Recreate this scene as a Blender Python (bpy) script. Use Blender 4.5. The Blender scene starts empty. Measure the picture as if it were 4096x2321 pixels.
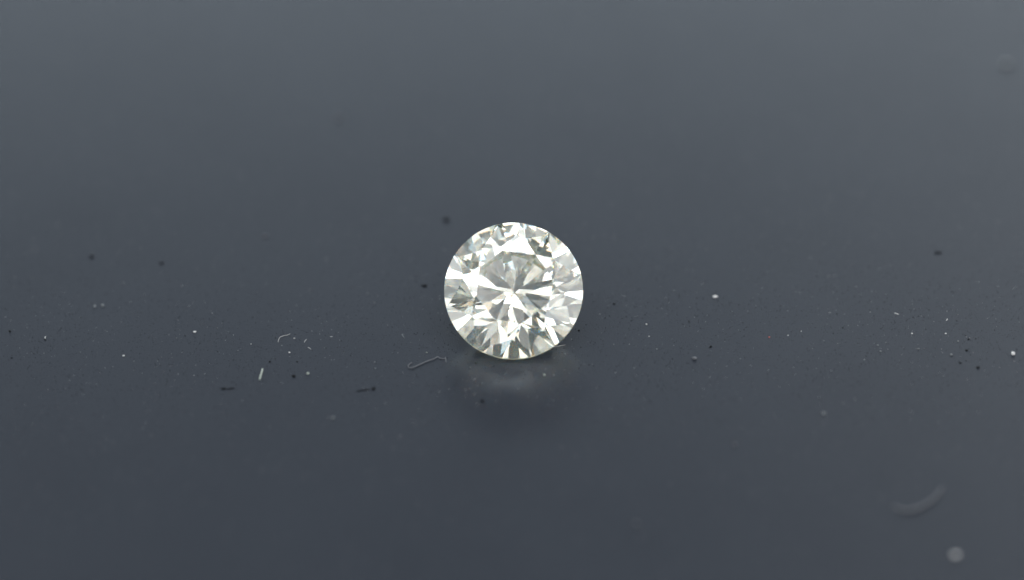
import bpy, bmesh, math, random
from mathutils import Vector, Matrix, noise

# One Blender unit is one millimetre (a 6.5 mm stone on a table top).
sc = bpy.context.scene
sc.unit_settings.system = 'METRIC'
sc.unit_settings.scale_length = 0.001
PI = math.pi
rad = math.radians
rnd = random.Random(7)

# ------------------------------------------------------------------ camera
W, H = 4096.0, 2321.0            # the photograph's own pixels
ELEV = 37.46                      # height angle of the lens over the table
ROLL = 1.15
DIST = 233.0
STONE_PX = (2054.5, 1164.5)    # middle of the girdle in the photograph
MMPP = 6.5 / 555.5               # millimetres per photo pixel at the stone
LENS = 36.0 * DIST / (W * MMPP)
AIM = Vector((0.0, 0.05, 2.3))   # middle of the picture
AP_R = 6.0                       # radius of the lens opening in mm

vdir = Vector((0, -math.cos(rad(ELEV)), math.sin(rad(ELEV))))
cam_data = bpy.data.cameras.new("camera")
cam = bpy.data.objects.new("camera", cam_data)
sc.collection.objects.link(cam)
sc.camera = cam
cam.location = AIM + vdir * DIST
base = (-vdir).to_track_quat('-Z', 'Y')
cam.rotation_mode = 'QUATERNION'
cam.rotation_quaternion = base @ Matrix.Rotation(rad(-ROLL), 3, 'Z').to_quaternion()
cam_data.sensor_width = 36.0
cam_data.lens = LENS
cam_data.clip_start = 5.0
cam_data.clip_end = 5000.0
CM = Matrix.Translation(cam.location) @ cam.rotation_quaternion.to_matrix().to_4x4()


def at(px, py, z=0.0):
    """Point on the table that the photograph shows at pixel px, py."""
    f = LENS / 36.0 * W
    d = CM.to_3x3() @ Vector(((px - W / 2) / f, -(py - H / 2) / f, -1.0))
    o = CM.translation
    t = (z - o.z) / d.z
    return o + d * t


def px_size(p):
    """Millimetres per photo pixel at a point."""
    depth = -(CM.inverted() @ p).z
    return depth / (LENS / 36.0 * W)


cam_data.dof.use_dof = True
focus_pt = at(2055, 1362)
cam_data.dof.focus_distance = -(CM.inverted() @ focus_pt).z
cam_data.dof.aperture_fstop = 1e-3 * LENS / (2 * AP_R)

# ------------------------------------------------------------------ world and lamps
world = bpy.data.worlds.new("World")
sc.world = world
world.use_nodes = True
bg = world.node_tree.nodes["Background"]
bg.inputs[0].default_value = (0.78, 0.88, 1.0, 1)
bg.inputs[1].default_value = 0.14
LAMP_GAIN = 1.80
REAR = (-4, 24.5, 32, 2.9)    # low pale light strip, unseen, added behind for the table sheen: azimuth, height, tall, radiance


def lamp(name, az, el, dist, sx, sy, radiance, col):
    """Area light panel: az 0 = away from the lens, +90 = left; el = height angle."""
    d = Vector((-math.sin(rad(az)) * math.cos(rad(el)), math.cos(rad(az)) * math.cos(rad(el)), math.sin(rad(el))))
    L = bpy.data.lights.new(name, 'AREA')
    L.shape = 'RECTANGLE'
    L.size, L.size_y = sx, sy
    L.energy = radiance * LAMP_GAIN * PI * sx * sy
    L.color = col
    o = bpy.data.objects.new(name, L)
    sc.collection.objects.link(o)
    o.location = d * dist
    o.rotation_mode = 'QUATERNION'
    o.rotation_quaternion = d.to_track_quat('Z', 'Y')
    return o


# (azimuth, lowest and highest height angle, width in degrees, radiance)
ADDED_PANELS = [  # unseen light panels added around the stone, brightness fitted to its facets
    (90, 0, 15, 15.0, 0.62),
    (105, 0, 15, 15.0, 1.24),
    (120, 0, 15, 15.0, 1.13),
    (150, 0, 15, 15.0, 0.45),
    (195, 0, 15, 15.0, 0.14),
    (210, 0, 15, 15.0, 0.48),
    (240, 0, 15, 15.0, 0.91),
    (255, 0, 15, 15.0, 1.02),
    (65, 15, 30, 16.4, 1.37),
    (147, 15, 30, 16.4, 0.58),
    (163, 15, 30, 16.4, 0.24),
    (180, 15, 30, 16.4, 0.22),
    (196, 15, 30, 16.4, 0.13),
    (229, 15, 30, 16.4, 0.77),
    (278, 15, 30, 16.4, 1.17),
    (294, 15, 30, 16.4, 1.08),
    (54, 30, 45, 18.0, 2.12),
    (90, 30, 45, 18.0, 0.38),
    (108, 30, 45, 18.0, 0.69),
    (144, 30, 45, 18.0, 1.03),
    (216, 30, 45, 18.0, 0.57),
    (234, 30, 45, 18.0, 0.37),
    (252, 30, 45, 18.0, 1.30),
    (324, 30, 45, 18.0, 0.33),
    (342, 30, 45, 18.0, 0.60),
    (25, 45, 60, 25.7, 0.60),
    (102, 45, 60, 25.7, 2.53),
    (154, 45, 60, 25.7, 0.60),
    (180, 45, 60, 25.7, 0.13),
    (205, 45, 60, 25.7, 1.01),
    (231, 45, 60, 25.7, 1.08),
    (257, 45, 60, 25.7, 1.38),
    (308, 45, 60, 25.7, 0.85),
    (80, 60, 75, 40.0, 1.00),
    (120, 60, 75, 40.0, 1.08),
    (160, 60, 75, 40.0, 1.19),
    (200, 60, 75, 40.0, 1.35),
    (240, 60, 75, 40.0, 1.85),
    (280, 60, 75, 40.0, 0.91),
    (0, 75, 90, 90.0, 2.45)
]
for az, e0, e1, wd, rd in ADDED_PANELS:
    em = (e0 + e1) / 2
    dd = 600.0
    col = (0.99, 0.98, 1.0) if 130 <= az <= 290 else (0.95, 0.98, 1.0)
    if e1 == 90:
        lamp("added_overhead_panel", az, 80.5, dd, 2 * dd * math.tan(rad(wd / 2)) * math.cos(rad(82)), dd * 0.27, rd, col)
    else:
        lamp("added_panel", az, em, dd, 2 * dd * math.tan(rad(wd / 2)) * math.cos(rad(em)), 2 * dd * math.tan(rad(7.5)), rd, col)
lamp("added_sheen_strip", REAR[0], REAR[1], 190, 420, REAR[2], REAR[3] / LAMP_GAIN, (0.80, 0.92, 1.0))

sc.view_settings.view_transform = 'Standard'
sc.view_settings.look = 'None'
sc.view_settings.exposure = 0.0
sc.view_settings.gamma = 1.0
cy = sc.cycles
cy.max_bounces = 24
cy.transmission_bounces = 24
cy.glossy_bounces = 16
cy.diffuse_bounces = 3
cy.caustics_reflective = True
cy.caustics_refractive = True
cy.sample_clamp_indirect = 0
cy.blur_glossy = 0.3
cy.use_denoising = True

# ------------------------------------------------------------------ materials


def material(name):
    m = bpy.data.materials.new(name)
    m.use_nodes = True
    nt = m.node_tree
    nt.nodes.clear()
    out = nt.nodes.new('ShaderNodeOutputMaterial')
    return m, nt, out


def ramp(nt, stops):
    r = nt.nodes.new('ShaderNodeValToRGB')
    r.color_ramp.elements[0].position, r.color_ramp.elements[0].color = stops[0]
    r.color_ramp.elements[1].position, r.color_ramp.elements[1].color = stops[-1]
    for p, c in stops[1:-1]:
        r.color_ramp.elements.new(p).color = c
    return r


def facet_material(name, tint, spread):
    """Clear diamond; the two halves of the light bend a little differently (fire)."""
    m, nt, out = material(name)
    if spread == 0:
        g = nt.nodes.new('ShaderNodeBsdfGlass')
        g.inputs['Color'].default_value = (*tint, 1)
        g.inputs['Roughness'].default_value = 0.0
        g.inputs['IOR'].default_value = 2.417
        nt.links.new(g.outputs[0], out.inputs[0])
        return m
    add = nt.nodes.new('ShaderNodeAddShader')
    for k, (c, ior) in enumerate((((0.72, 0.5, 0.28), 2.417 - spread), ((0.28, 0.5, 0.72), 2.417 + spread))):
        g = nt.nodes.new('ShaderNodeBsdfGlass')
        g.inputs['Color'].default_value = (c[0] * tint[0], c[1] * tint[1], c[2] * tint[2], 1)
        g.inputs['Roughness'].default_value = 0.0
        g.inputs['IOR'].default_value = ior
        nt.links.new(g.outputs[0], add.inputs[k])
    nt.links.new(add.outputs[0], out.inputs[0])
    return m


M_CROWN = facet_material("pale_yellow_diamond_crown", (0.997, 0.999, 0.97), 0.022)
M_PAVILION = facet_material("pale_yellow_diamond_pavilion", (0.987, 0.992, 0.960), 0)


def girdle_material():
    m, nt, out = material("frosted_girdle")
    g = nt.nodes.new('ShaderNodeBsdfGlass')
    g.inputs['Color'].default_value = (0.97, 0.985, 0.86, 1)
    g.inputs['Roughness'].default_value = 0.25
    g.inputs['IOR'].default_value = 2.417
    t = nt.nodes.new('ShaderNodeBsdfTranslucent')
    t.inputs['Color'].default_value = (0.86, 0.90, 0.72, 1)
    d = nt.nodes.new('ShaderNodeBsdfDiffuse')
    d.inputs['Color'].default_value = (0.86, 0.90, 0.78, 1)
    m1 = nt.nodes.new('ShaderNodeMixShader')
    m1.inputs[0].default_value = 0.7
    nt.links.new(t.outputs[0], m1.inputs[1])
    nt.links.new(d.outputs[0], m1.inputs[2])
    m2 = nt.nodes.new('ShaderNodeMixShader')
    m2.inputs[0].default_value = 0.12
    nt.links.new(g.outputs[0], m2.inputs[1])
    nt.links.new(m1.outputs[0], m2.inputs[2])
    nt.links.new(m2.outputs[0], out.inputs[0])
    return m


M_GIRDLE = girdle_material()


def table_material():
    m, nt, out = material("dark_slate_table_paint")
    N, Lk = nt.nodes, nt.links
    tc = N.new('ShaderNodeTexCoord')
    p = N.new('ShaderNodeBsdfPrincipled')
    # broad, barely visible cloudiness of the paint
    n1 = N.new('ShaderNodeTexNoise')
    n1.inputs['Scale'].default_value = 0.12
    n1.inputs['Detail'].default_value = 3
    Lk.new(tc.outputs['Object'], n1.inputs['Vector'])
    c1 = ramp(nt, [(0.3, (0.0255, 0.0310, 0.0415, 1)), (0.7, (0.0285, 0.0345, 0.0455, 1))])
    Lk.new(n1.outputs[0], c1.inputs[0])
    # fine pits
    n2 = N.new('ShaderNodeTexNoise')
    n2.inputs['Scale'].default_value = 11.0
    n2.inputs['Detail'].default_value = 2
    Lk.new(tc.outputs['Object'], n2.inputs['Vector'])
    c2 = ramp(nt, [(0.27, (0.25, 0.25, 0.25, 1)), (0.36, (1, 1, 1, 1))])
    Lk.new(n2.outputs[0], c2.inputs[0])
    mul = N.new('ShaderNodeMix')
    mul.data_type = 'RGBA'
    mul.blend_type = 'MULTIPLY'
    mul.inputs[0].default_value = 1.0
    Lk.new(c1.outputs[0], mul.inputs[6])
    Lk.new(c2.outputs[0], mul.inputs[7])
    Lk.new(mul.outputs[2], p.inputs['Base Color'])
    p.inputs['Roughness'].default_value = 0.27
    n3 = N.new('ShaderNodeTexNoise')
    n3.inputs['Scale'].default_value = 14.0
    n3.inputs['Detail'].default_value = 4
    Lk.new(tc.outputs['Object'], n3.inputs['Vector'])
    b = N.new('ShaderNodeBump')
    b.inputs['Strength'].default_value = 0.34
    b.inputs['Distance'].default_value = 0.02
    Lk.new(n3.outputs[0], b.inputs['Height'])
    Lk.new(b.outputs[0], p.inputs['Normal'])
    Lk.new(p.outputs[0], out.inputs[0])
    return m


def plain(name, col, rough=0.7, spec=0.4, trans=0.0):
    m, nt, out = material(name)
    p = nt.nodes.new('ShaderNodeBsdfPrincipled')
    n = nt.nodes.new('ShaderNodeTexNoise')
    n.inputs['Scale'].default_value = 25
    tc = nt.nodes.new('ShaderNodeTexCoord')
    nt.links.new(tc.outputs['Object'], n.inputs['Vector'])
    c = ramp(nt, [(0.3, tuple(v * 0.75 for v in col) + (1,)), (0.7, tuple(min(1, v * 1.1) for v in col) + (1,))])
    nt.links.new(n.outputs[0], c.inputs[0])
    nt.links.new(c.outputs[0], p.inputs['Base Color'])
    p.inputs['Roughness'].default_value = rough
    p.inputs['Specular IOR Level'].default_value = spec
    nt.links.new(p.outputs[0], out.inputs[0])
    return m


M_TABLE = table_material()
M_WHITE = plain("white_lint", (0.78, 0.78, 0.77))
M_GREY = plain("grey_lint", (0.22, 0.24, 0.25))
M_GREEN = plain("pale_green_lint", (0.42, 0.47, 0.42))
M_BLACK = plain("black_grit", (0.006, 0.007, 0.008), 0.6, 0.2)
M_HAIR = plain("dusty_grey_hair", (0.12, 0.125, 0.14))
M_SMUDGE = plain("charcoal_lint", (0.011, 0.012, 0.014), 0.8, 0.2)
M_DUST = plain("fine_dust", (0.5, 0.5, 0.49))
M_LINT = plain("pale_grey_lint", (0.16, 0.17, 0.185))
M_RED = plain("reddish_grit", (0.5, 0.14, 0.13))

# ------------------------------------------------------------------ object helpers


def link(name, verts, faces, mat, parent=None, loc=None):
    me = bpy.data.meshes.new(name)
    me.from_pydata(verts, [], faces)
    me.validate()
    me.update()
    me.materials.append(mat)
    o = bpy.data.objects.new(name, me)
    sc.collection.objects.link(o)
    if loc is not None:
        o.location = loc
    if parent is not None:
        o.parent = parent
    return o


def tag(o, label=None, cat=None, group=None, kind=None):
    if label: o["label"] = label
    if cat: o["category"] = cat
    if group: o["group"] = group
    if kind: o["kind"] = kind
    return o


# ------------------------------------------------------------------ the table top (a slab with real thickness)
S = 600.0
tv = [(-S, -S, 0), (S, -S, 0), (S, S, 0), (-S, S, 0), (-S, -S, -18), (S, -S, -18), (S, S, -18), (-S, S, -18)]
tf = [(0, 1, 2, 3), (7, 6, 5, 4), (0, 4, 5, 1), (1, 5, 6, 2), (2, 6, 7, 3), (3, 7, 4, 0)]
tabletop = link("tabletop", tv, tf, M_TABLE)
tag(tabletop, "dark slate grey matte table top under the stone", None, None, "structure")

# ------------------------------------------------------------------ the diamond
R = 3.25
# every polished plane of the stone: kind, unit normal, distance (girdle radius = 1)
PLANES = [
    ('T', -0.00001, 0.00000, 1.00000, 0.35000),
    ('S', 0.33089, 0.13207, 0.93438, 0.51363),
    ('B', 0.56783, -0.00495, 0.82313, 0.60803),
    ('M', 0.62932, -0.00099, -0.77714, 0.66973),
    ('U', 0.63328, 0.12659, 0.76350, 0.66693),
    ('L', 0.63292, 0.12282, -0.76442, 0.66968),
    ('U', 0.54227, 0.35775, 0.76023, 0.66700),
    ('L', 0.53410, 0.36008, -0.76490, 0.66637),
    ('S', 0.13509, 0.33909, 0.93100, 0.50675),
    ('B', 0.39312, 0.38981, 0.83277, 0.59882),
    ('M', 0.44632, 0.44550, -0.77610, 0.66823),
    ('U', 0.35570, 0.54273, 0.76087, 0.66900),
    ('L', 0.35160, 0.53954, -0.76504, 0.67008),
    ('U', 0.12313, 0.62676, 0.76942, 0.67476),
    ('L', 0.12277, 0.63341, -0.76401, 0.67410),
    ('S', -0.14682, 0.33501, 0.93071, 0.51290),
    ('B', -0.00182, 0.54794, 0.83652, 0.60664),
    ('M', 0.00040, 0.63115, -0.77566, 0.66855),
    ('U', -0.12699, 0.62469, 0.77048, 0.67465),
    ('L', -0.12555, 0.63186, -0.76485, 0.66975),
    ('U', -0.36030, 0.54197, 0.75924, 0.66846),
    ('L', -0.35358, 0.53660, -0.76619, 0.67116),
    ('S', -0.33972, 0.12419, 0.93229, 0.51197),
    ('B', -0.39867, 0.39307, 0.82859, 0.60551),
    ('M', -0.44244, 0.44168, -0.78049, 0.66926),
    ('U', -0.53612, 0.36989, 0.75879, 0.67221),
    ('L', -0.53582, 0.35773, -0.76481, 0.66920),
    ('U', -0.63296, 0.12043, 0.76476, 0.66445),
    ('L', -0.63449, 0.13295, -0.76141, 0.66870),
    ('S', -0.33843, -0.13775, 0.93085, 0.51317),
    ('B', -0.56556, 0.00667, 0.82468, 0.60302),
    ('M', -0.63396, -0.00056, -0.77337, 0.66990),
    ('U', -0.63958, -0.11369, 0.76027, 0.66906),
    ('L', -0.63459, -0.12529, -0.76262, 0.67012),
    ('U', -0.53910, -0.35415, 0.76416, 0.66925),
    ('L', -0.52208, -0.36164, -0.77243, 0.67507),
    ('S', -0.13809, -0.33663, 0.93146, 0.51913),
    ('B', -0.38483, -0.40633, 0.82874, 0.59944),
    ('M', -0.44649, -0.44557, -0.77596, 0.66927),
    ('U', -0.37551, -0.53489, 0.75690, 0.67807),
    ('L', -0.36209, -0.53422, -0.76387, 0.67194),
    ('U', -0.12929, -0.64119, 0.75641, 0.67133),
    ('L', -0.11896, -0.63777, -0.76099, 0.67336),
    ('S', 0.14436, -0.33257, 0.93197, 0.51269),
    ('B', -0.00278, -0.55585, 0.83128, 0.60167),
    ('M', -0.00407, -0.63060, -0.77610, 0.66779),
    ('U', 0.12424, -0.63895, 0.75915, 0.67177),
    ('L', 0.13271, -0.63191, -0.76360, 0.66969),
    ('U', 0.36073, -0.54206, 0.75898, 0.67027),
    ('L', 0.35803, -0.53615, -0.76443, 0.66946),
    ('S', 0.32442, -0.13894, 0.93565, 0.52110),
    ('B', 0.39399, -0.39507, 0.82988, 0.60106),
    ('M', 0.44681, -0.43959, -0.77918, 0.67044),
    ('U', 0.54300, -0.35796, 0.75961, 0.67317),
    ('L', 0.53065, -0.36123, -0.76676, 0.66638),
    ('U', 0.63374, -0.12767, 0.76293, 0.67136),
    ('L', 0.63498, -0.12721, -0.76199, 0.66846),
]
KIND = {'T': "table_facet", 'S': "star_facet", 'B': "bezel_facet", 'U': "upper_girdle_facet",
        'M': "pavilion_main_facet", 'L': "lower_girdle_facet"}
NG = 128
HALF = [(Vector(p[1:4]), p[4]) for p in PLANES]
SIDES = [(Vector((math.cos(2 * PI * (i + 0.5) / NG), math.sin(2 * PI * (i + 0.5) / NG), 0)),
          math.cos(PI / NG)) for i in range(NG)]


def clip(poly, n, d):
    out = []
    for i, p in enumerate(poly):
        q = poly[(i + 1) % len(poly)]
        a, b = n.dot(p) - d, n.dot(q) - d
        if a <= 0: out.append(p)
        if (a < 0 < b) or (b < 0 < a): out.append(p + (q - p) * (a / (a - b)))
    return out


corners = []


def snap(p):
    """The same corner of neighbouring facets gets the very same coordinates."""
    for c in corners:
        if (c - p).length_squared < 4e-8: return c
    corners.append(p)
    return p


def face_of(n, d, others):
    u = n.orthogonal().normalized()
    v = n.cross(u)
    c = n * d
    poly = [c + u * 3 + v * 3, c - u * 3 + v * 3, c - u * 3 - v * 3, c + u * 3 - v * 3]
    for m, e in others:
        if m is n: continue
        poly = clip(poly, m, e)
        if len(poly) < 3: return []
    res = []
    for p in poly:
        p = snap(p)
        if not res or (p is not res[-1] and p is not res[0]): res.append(p)
    return res if len(res) > 2 else []


facets = [(KIND[PLANES[i][0]], PLANES[i][0], face_of(n, d, HALF + SIDES)) for i, (n, d) in enumerate(HALF)]
girdle_polys = [face_of(n, d, HALF + SIDES) for n, d in SIDES]

PHI, THETA = -101.25, 40.101     # direction and slope of the facet the stone lies on
ROT = (Matrix.Rotation(rad(THETA + 0.30), 3, 'X') @ Matrix.Rotation(rad(-0.46), 3, 'Y')
       @ Matrix.Rotation(rad(-90 - PHI + 1.11), 3, 'Z'))
low = min((ROT @ (p * R)).z for p in corners)
cx_, cy_ = STONE_PX
dia_c = at(cx_, cy_, z=-low + 0.003)

dia = bpy.data.objects.new("diamond", None)
sc.collection.objects.link(dia)
dia.location = dia_c
dia.rotation_mode = 'QUATERNION'
dia.rotation_quaternion = ROT.to_quaternion()
tag(dia, "round brilliant cut diamond, clear and faintly yellow, lying tilted on the dark table", "diamond")


def fan(poly):
    c = sum(poly, Vector()) / len(poly)
    n = Vector()
    for i in range(len(poly)):
        n += (poly[i] - c).cross(poly[(i + 1) % len(poly)] - c)
    if n.dot(c - Vector((0, 0, -0.3))) < 0: poly = poly[::-1]
    return [tuple(v * R) for v in poly], [tuple([0, i, i + 1]) for i in range(1, len(poly) - 1)]


for name, k, poly in facets:
    if not poly: continue
    vs, fs = fan(poly)
    link(name, vs, fs, M_CROWN if k in 'TSBU' else M_PAVILION, dia)
gv, gf = [], []
for poly in girdle_polys:
    if not poly: continue
    vs, fs = fan(poly)
    o_ = len(gv)
    gv += vs
    gf += [tuple(i + o_ for i in f) for f in fs]
link("girdle", gv, gf, M_GIRDLE, dia)
# ------------------------------------------------------------------ dust, grit and lint lying on the table


def lump(name, px, py, w, h, mat, label, cat, group=None, seed=0, flat=0.7, brk=0.25):
    """One small irregular grain; w, h are its apparent size in photo pixels."""
    p = at(px, py)
    u = px_size(p)
    r = random.Random(seed * 7919 + int(px) * 31 + int(py))
    bm = bmesh.new()
    bmesh.ops.create_icosphere(bm, subdivisions=2, radius=1.0)
    off_ = Vector((r.uniform(-50, 50), r.uniform(-50, 50), r.uniform(-50, 50)))
    for v in bm.verts:
        n_ = noise.noise(v.co * 1.3 + off_) * brk * 2 + noise.noise(v.co * 3.1 + off_) * brk
        v.co *= 1 + n_
    sx = w * u / 2
    sz = h * u / 2 * flat
    sy = max(h * u / 2 * 0.9, sz)
    for v in bm.verts:
        v.co = Vector((v.co.x * sx, v.co.y * sy, v.co.z * sz))
    lo = min(v.co.z for v in bm.verts)
    for v in bm.verts:
        v.co.z -= lo + 0.08 * sz
    me = bpy.data.meshes.new(name)
    bm.to_mesh(me)
    bm.free()
    me.materials.append(mat)
    o = bpy.data.objects.new(name, me)
    sc.collection.objects.link(o)
    o.location = p
    o.rotation_euler.z = 0
    tag(o, label, cat, group)
    return o


def hair(name, pts, width, mat, label, cat, arch=0.0, taper=0.5, group=None):
    """A fibre along photo pixels pts; width in photo pixels."""
    P3 = [at(*p) for p in pts]
    u = px_size(P3[0])
    rr = width * u / 2
    # smooth the path
    path = []
    n = len(P3)
    for i in range(n - 1):
        a, b = P3[i], P3[i + 1]
        a0 = P3[i - 1] if i else a * 2 - b
        b1 = P3[i + 2] if i + 2 < n else b * 2 - a
        for s in range(6):
            t = s / 6
            q = 0.5 * ((2 * a) + (b - a0) * t + (2 * a0 - 5 * a + 4 * b - b1) * t * t + (3 * a - a0 - 3 * b + b1) * t ** 3)
            path.append(q)
    path.append(P3[-1])
    m = len(path)
    verts, faces = [], []
    K = 6
    for i, q in enumerate(path):
        t = i / (m - 1)
        d = (path[min(i + 1, m - 1)] - path[max(i - 1, 0)]).normalized()
        side = d.cross(Vector((0, 0, 1))).normalized()
        r_ = rr * (1 - taper * abs(2 * t - 1) ** 3) * (1 + 0.15 * noise.noise(q * 4))
        zc = rr * 0.9 + arch * math.sin(PI * t) * (0.8 + 0.4 * noise.noise(q * 2))
        for k in range(K):
            a = 2 * PI * k / K
            verts.append(tuple(q + side * math.cos(a) * r_ + Vector((0, 0, zc + math.sin(a) * r_))))
    for i in range(m - 1):
        for k in range(K):
            j = (k + 1) % K
            faces.append((i * K + k, i * K + j, (i + 1) * K + j, (i + 1) * K + k))
    faces.append(tuple(range(K))[::-1])
    faces.append(tuple(range((m - 1) * K, m * K)))
    org = P3[0]
    verts = [(v[0] - org.x, v[1] - org.y, v[2]) for v in verts]
    o = link(name, verts, faces, mat, None, org)
    tag(o, label, cat, group)
    return o


# white and pale grains: x, y, apparent width, height, material, label
PALE = [
    (779, 1331, 12, 11, M_WHITE, "bright white speck with a dark shadow at its right, left part of the sharp band"),
    (495, 1425, 10, 7, M_WHITE, "small white oval speck just below the sharp band, left quarter of the table"),
    (2860, 1190, 21, 13, M_WHITE, "bright white oval grain alone on the table well right of the diamond"),
    (4053, 1420, 15, 19, M_WHITE, "brightest white grain close to the right edge of the picture"),
    (2778, 1438, 17, 17, M_LINT, "faint grey three-cornered flake right of the diamond, below the black grain"),
    (1232, 1497, 12, 12, M_GREEN, "pale green round speck left of the diamond, beside the black grain"),
    (410, 1225, 11, 14, M_GREY, "right and brighter of two faint blurred specks above the band at far left"),
    (379, 1229, 9, 12, M_GREY, "left and fainter of two faint blurred specks above the band at far left"),
    (1004, 1378, 5, 5, M_DUST, "tiny white speck left of the curved white fibre"),
    (1158, 1412, 8, 7, M_WHITE, "small white speck below the curved white fibre"),
    (1177, 1355, 8, 5, M_DUST, "tiny bright chip right beside the curved white fibre"),
    (1707, 1412, 6, 6, M_GREEN, "tiny pale speck just above the crooked hair, left of the diamond"),
    (2178, 1502, 9, 9, M_GREEN, "left and brighter of two pale round specks in front of the diamond"),
    (2215, 1503, 8, 8, M_GREY, "right and fainter of two pale round specks in front of the diamond"),
    (1501, 1475, 5, 5, M_GREY, "faint pale dot left of the diamond level with the crooked hair"),
    (2260, 1418, 6, 6, M_GREY, "small grey dot under the thin needle at the lower right of the diamond"),
    (2627, 1398, 6, 6, M_GREY, "small faint dot below the sharp band right of the diamond"),
    (2586, 1300, 6, 9, M_WHITE, "tiny upright pale chip in the sharp band right of the diamond"),
    (2596, 1347, 6, 5, M_DUST, "tiny bright chip below the upright chip right of the diamond"),
    (3077, 1351, 7, 8, M_RED, "tiny reddish speck in the right half of the table"),
    (3152, 1343, 7, 5, M_DUST, "small white chip in the sharp band, right of the reddish speck"),
    (3205, 1327, 5, 5, M_DUST, "tiny white point up and right of the reddish speck"),
    (3648, 1336, 8, 7, M_WHITE, "small white speck in the sharp band near the right side"),
    (3783, 1336, 9, 6, M_WHITE, "small slanted white chip in the band, nearest the right side"),
    (3832, 1367, 8, 8, M_GREY, "grey speck beside a dark grain near the right side of the band"),
    (3674, 1398, 9, 9, M_GREY, "faint round spot below the sharp band near the right side"),
    (3805, 1422, 10, 11, M_GREY, "faint blurred grey spot left of the brightest grain at the right edge"),
    (3511, 1383, 7, 7, M_GREY, "upper of two faint specks below the band right of centre"),
    (3522, 1408, 9, 8, M_GREY, "lower of two faint specks below the band right of centre"),
    (3295, 1658, 15, 15, M_GREY, "blurred grey disc in the lower right quarter, nearer the middle"),
    (3821, 2227, 26, 26, M_WHITE, "largest blurred pale disc near the bottom right corner"),
    (2938, 1782, 14, 14, M_HAIR, "very faint blurred spot in the lower right, left of the grey disc"),
    (1331, 1674, 12, 12, M_GREY, "faint blurred spot in the lower left, below the long dark smudge"),
    (4025, 263, 30, 30, M_GREY, "large faint blurred spot near the top right corner"),
    (1060, 948, 26, 10, M_HAIR, "faint pale smear on the table up and left of the diamond"),
    (1355, 478, 22, 18, M_HAIR, "very faint blurred spot in the upper left of the table"),
    (2547, 2100, 18, 18, M_HAIR, "very faint blurred spot low in the picture, right of the middle"),
]
for i, (x, y, w, h, m, lb) in enumerate(PALE):
    lump("dust_speck", x, y, w, h, m, lb, "speck", "pale specks of dust on the table", seed=i + 1)

DARK = [
    (40, 1328, 11.0, 11.0, "round black grain in the sharp band at the left edge"),
    (181, 1361, 7.6, 9.3, "small black grain with a pale thread above it, far left"),
    (895, 1557, 22.1, 9.3, "wide blurred black grain in front of the band, left of the middle"),
    (1175, 1507, 13.6, 14.4, "round blurred black grain beside the pale green speck"),
    (1080, 1448, 7.6, 7.6, "small dark grain between the short pale fibre and the curved fibre"),
    (1189, 1448, 6.8, 6.0, "faint small dark grain above the pale green speck"),
    (1494, 1558, 14.4, 14.4, "blurred dark grain at the right end of the long dark smudge"),
    (1697, 1145, 22.1, 11.0, "black oval grain close to the left side of the diamond"),
    (1786, 882, 25.5, 17.0, "large blurred dark spot at the upper left of the diamond"),
    (367, 1028, 17.0, 11.9, "left of two blurred dark spots on the upper left of the table"),
    (646, 1055, 17.0, 10.2, "right of two blurred dark spots on the upper left of the table"),
    (3754, 1012, 34.0, 8.5, "wide blurred dark streak on the table at the upper right"),
    (1929, 1607, 13.6, 12.8, "blurred dark spot in front of the diamond, below its reflection"),
    (2843, 1388, 10.2, 10.2, "round black grain right of the diamond above the grey flake"),
    (2457, 1217, 11.0, 7.6, "small dark grain at the right of the diamond above the band"),
    (2525, 1284, 5.1, 5.1, "tiny dark grain right of the diamond, upper border of the band"),
    (2316, 1323, 7.6, 7.6, "black grain in the shade at the right foot of the diamond"),
    (2756, 1288, 4.2, 10.2, "thin upright black chip in the band right of the diamond"),
    (3867, 1403, 11.0, 7.6, "dark grain below the band, left of the brightest grain"),
    (3912, 1472, 14.4, 11.0, "blurred dark spot low at the right, below two other dark grains"),
    (3841, 1453, 10.2, 7.6, "faint blurred dark spot low at the right, left of the larger one"),
    (3874, 1358, 8.5, 6.8, "small dark grain beside a grey speck at the right of the band"),
    (3372, 1312, 6.8, 4.2, "small black chip in the sharp band right of centre"),
    (3826, 1284, 7.6, 3.4, "thin black chip in the upper part of the band at the right"),
    (47, 1433, 9.3, 4.2, "faint dark chip below the round black grain at the left edge"),
    (1904, 1455, 6.0, 8.5, "small dark speck in the reflection in front of the diamond"),
]
for i, (x, y, w, h, lb) in enumerate(DARK):
    lump("grit_grain", x, y, w, h, M_SMUDGE if "faint" in lb or "blurred" in lb else M_BLACK, lb, "grit", "dark grains of grit on the table", seed=i + 101, brk=0.2)

hair("lint_fibre", [(1112, 1370), (1114, 1362), (1121, 1351), (1137, 1345), (1150, 1342), (1161, 1336)], 2.4, M_DUST,
     "thin curved white fibre in the sharp band left of the diamond", "fibre", 0.02)
hair("lint_fibre", [(1050, 1478), (1047, 1492), (1042, 1508), (1039, 1521)], 7.5, M_GREEN,
     "short thick pale green fibre standing askew, left of the black grains", "fibre", 0.0, 0.1)
hair("lint_fibre", [(1648, 1452), (1636, 1461), (1633, 1470), (1640, 1475), (1655, 1472), (1680, 1461), (1712, 1447),
                    (1738, 1438), (1750, 1431), (1762, 1436), (1783, 1437)], 4.2, M_LINT,
     "long crooked grey hair just left of the diamond's foot", "fibre", 0.04, 0.2)
hair("lint_fibre", [(1781, 1430), (1783, 1440), (1785, 1452)], 3.5, M_LINT,
     "short upright bit of lint at the right end of the crooked hair", "fibre", 0.0, 0.3)
hair("lint_fibre", [(2205, 1391), (2230, 1387), (2262, 1381)], 2.6, M_WHITE,
     "straight thin needle sticking out at the lower right of the diamond", "fibre", 0.0, 0.8)
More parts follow.
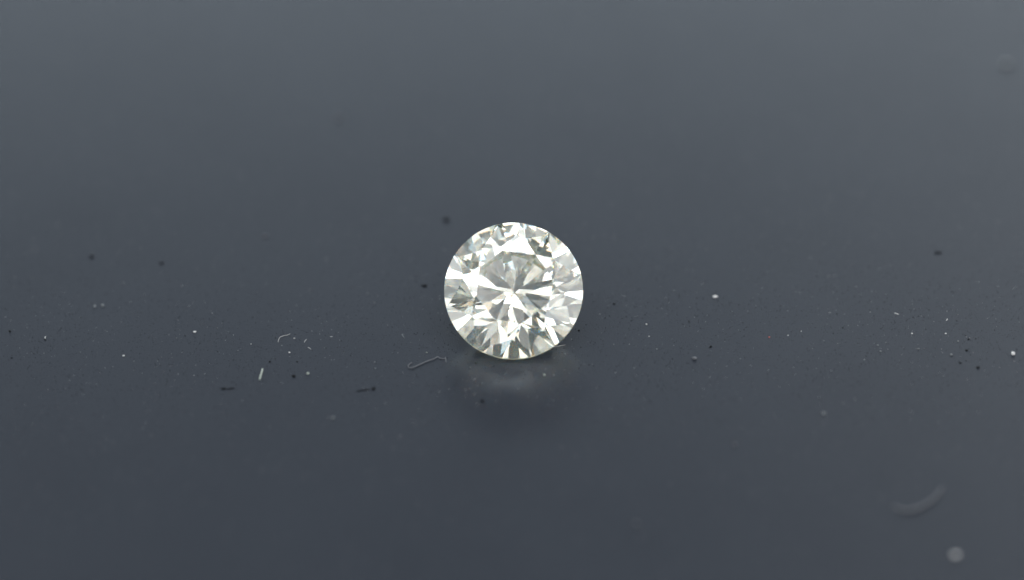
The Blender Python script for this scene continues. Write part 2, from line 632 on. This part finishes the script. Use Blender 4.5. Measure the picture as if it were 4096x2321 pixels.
hair("lint_fibre", [(1217, 1371), (1219, 1366), (1223, 1361), (1227, 1358)], 2.0, M_DUST,
     "tiny forked white flake right of the curved white fibre", "fibre", 0.0, 0.3)
hair("lint_fibre", [(1231, 1390), (1239, 1394), (1244, 1399)], 2.2, M_DUST,
     "tiny slanted white fibre below the forked flake", "fibre", 0.0, 0.4)
hair("lint_fibre", [(1320, 1347), (1326, 1348), (1331, 1348)], 2.0, M_DUST,
     "tiny white dash in the band between curved fibre and diamond", "fibre", 0.0, 0.4)
hair("lint_fibre", [(1608, 1336), (1611, 1344), (1618, 1353)], 2.0, M_GREY,
     "tiny bent grey thread in the band near the left of the diamond", "fibre", 0.0, 0.4)
hair("lint_fibre", [(3578, 1253), (3586, 1256), (3595, 1259)], 3.0, M_WHITE,
     "tiny slanted white dash at the top of the band, right side", "fibre", 0.0, 0.4)
hair("lint_fibre", [(3785, 1284), (3788, 1280), (3790, 1277)], 3.0, M_WHITE,
     "tiny upright white thread in the band near the right edge", "fibre", 0.0, 0.4)
hair("lint_fibre", [(181, 1356), (180, 1351), (183, 1347)], 3.0, M_WHITE,
     "tiny pale thread standing on the small black grain, far left", "fibre", 0.0, 0.4)
hair("lint_fibre", [(3575, 2030), (3610, 2048), (3670, 2042), (3730, 2005), (3770, 1955)], 12, M_LINT,
     "faint blurred curved hair low in the picture at the right", "fibre", 0.05, 0.3)
hair("lint_fibre", [(1480, 1559), (1455, 1562), (1425, 1567)], 4, M_SMUDGE,
     "long dark blurred smudge of lint in front and left of the diamond", "fibre", 0.0, 0.5)
hair("lint_fibre", [(908, 1557), (922, 1556), (940, 1553)], 4, M_SMUDGE,
     "short dark blurred thread at the right of the wide black grain", "fibre", 0.0, 0.5)


def scatter(name, count, mat, rmin, rmax, label, power, thr, seed):
    r = random.Random(seed)
    verts, faces = [], []
    tet = [Vector((1, 0, -.33)), Vector((-.5, .87, -.33)), Vector((-.5, -.87, -.33)), Vector((0, 0, 1)), Vector((0, 0, -.9))]
    tfc = [(0, 1, 3), (1, 2, 3), (2, 0, 3), (1, 0, 4), (2, 1, 4), (0, 2, 4)]
    n = 0
    while n < count:
        x, y = r.uniform(-36, 36), r.uniform(-24, 34)
        c = noise.noise(Vector((x * 0.35, y * 0.35, seed))) + 0.5 * noise.noise(Vector((x * 1.4, y * 1.4, seed + 9)))
        if c < thr + r.uniform(-0.5, 0.5): continue
        s = rmin + (rmax - rmin) * r.random() ** power
        a = r.uniform(0, 2 * PI)
        st = r.uniform(0.6, 1.8)
        ca, sa = math.cos(a), math.sin(a)
        b0 = len(verts)
        for v in tet:
            vx, vy = v.x * s * st * r.uniform(.7, 1.3), v.y * s * r.uniform(.7, 1.3)
            verts.append((x + vx * ca - vy * sa, y + vx * sa + vy * ca, s * 0.35 + v.z * s * 0.7))
        faces += [tuple(i + b0 for i in f) for f in tfc]
        n += 1
    o = link(name, verts, faces, mat)
    tag(o, label, None, None, "stuff")


scatter("fine_pale_dust", 15000, M_DUST, 0.005, 0.021, "fine pale dust strewn over the dark table", 2.6, -0.05, 3)
scatter("fine_dark_grit", 45000, M_SMUDGE, 0.009, 0.030, "fine dark grit strewn over the dark table", 2.5, -0.2, 5)
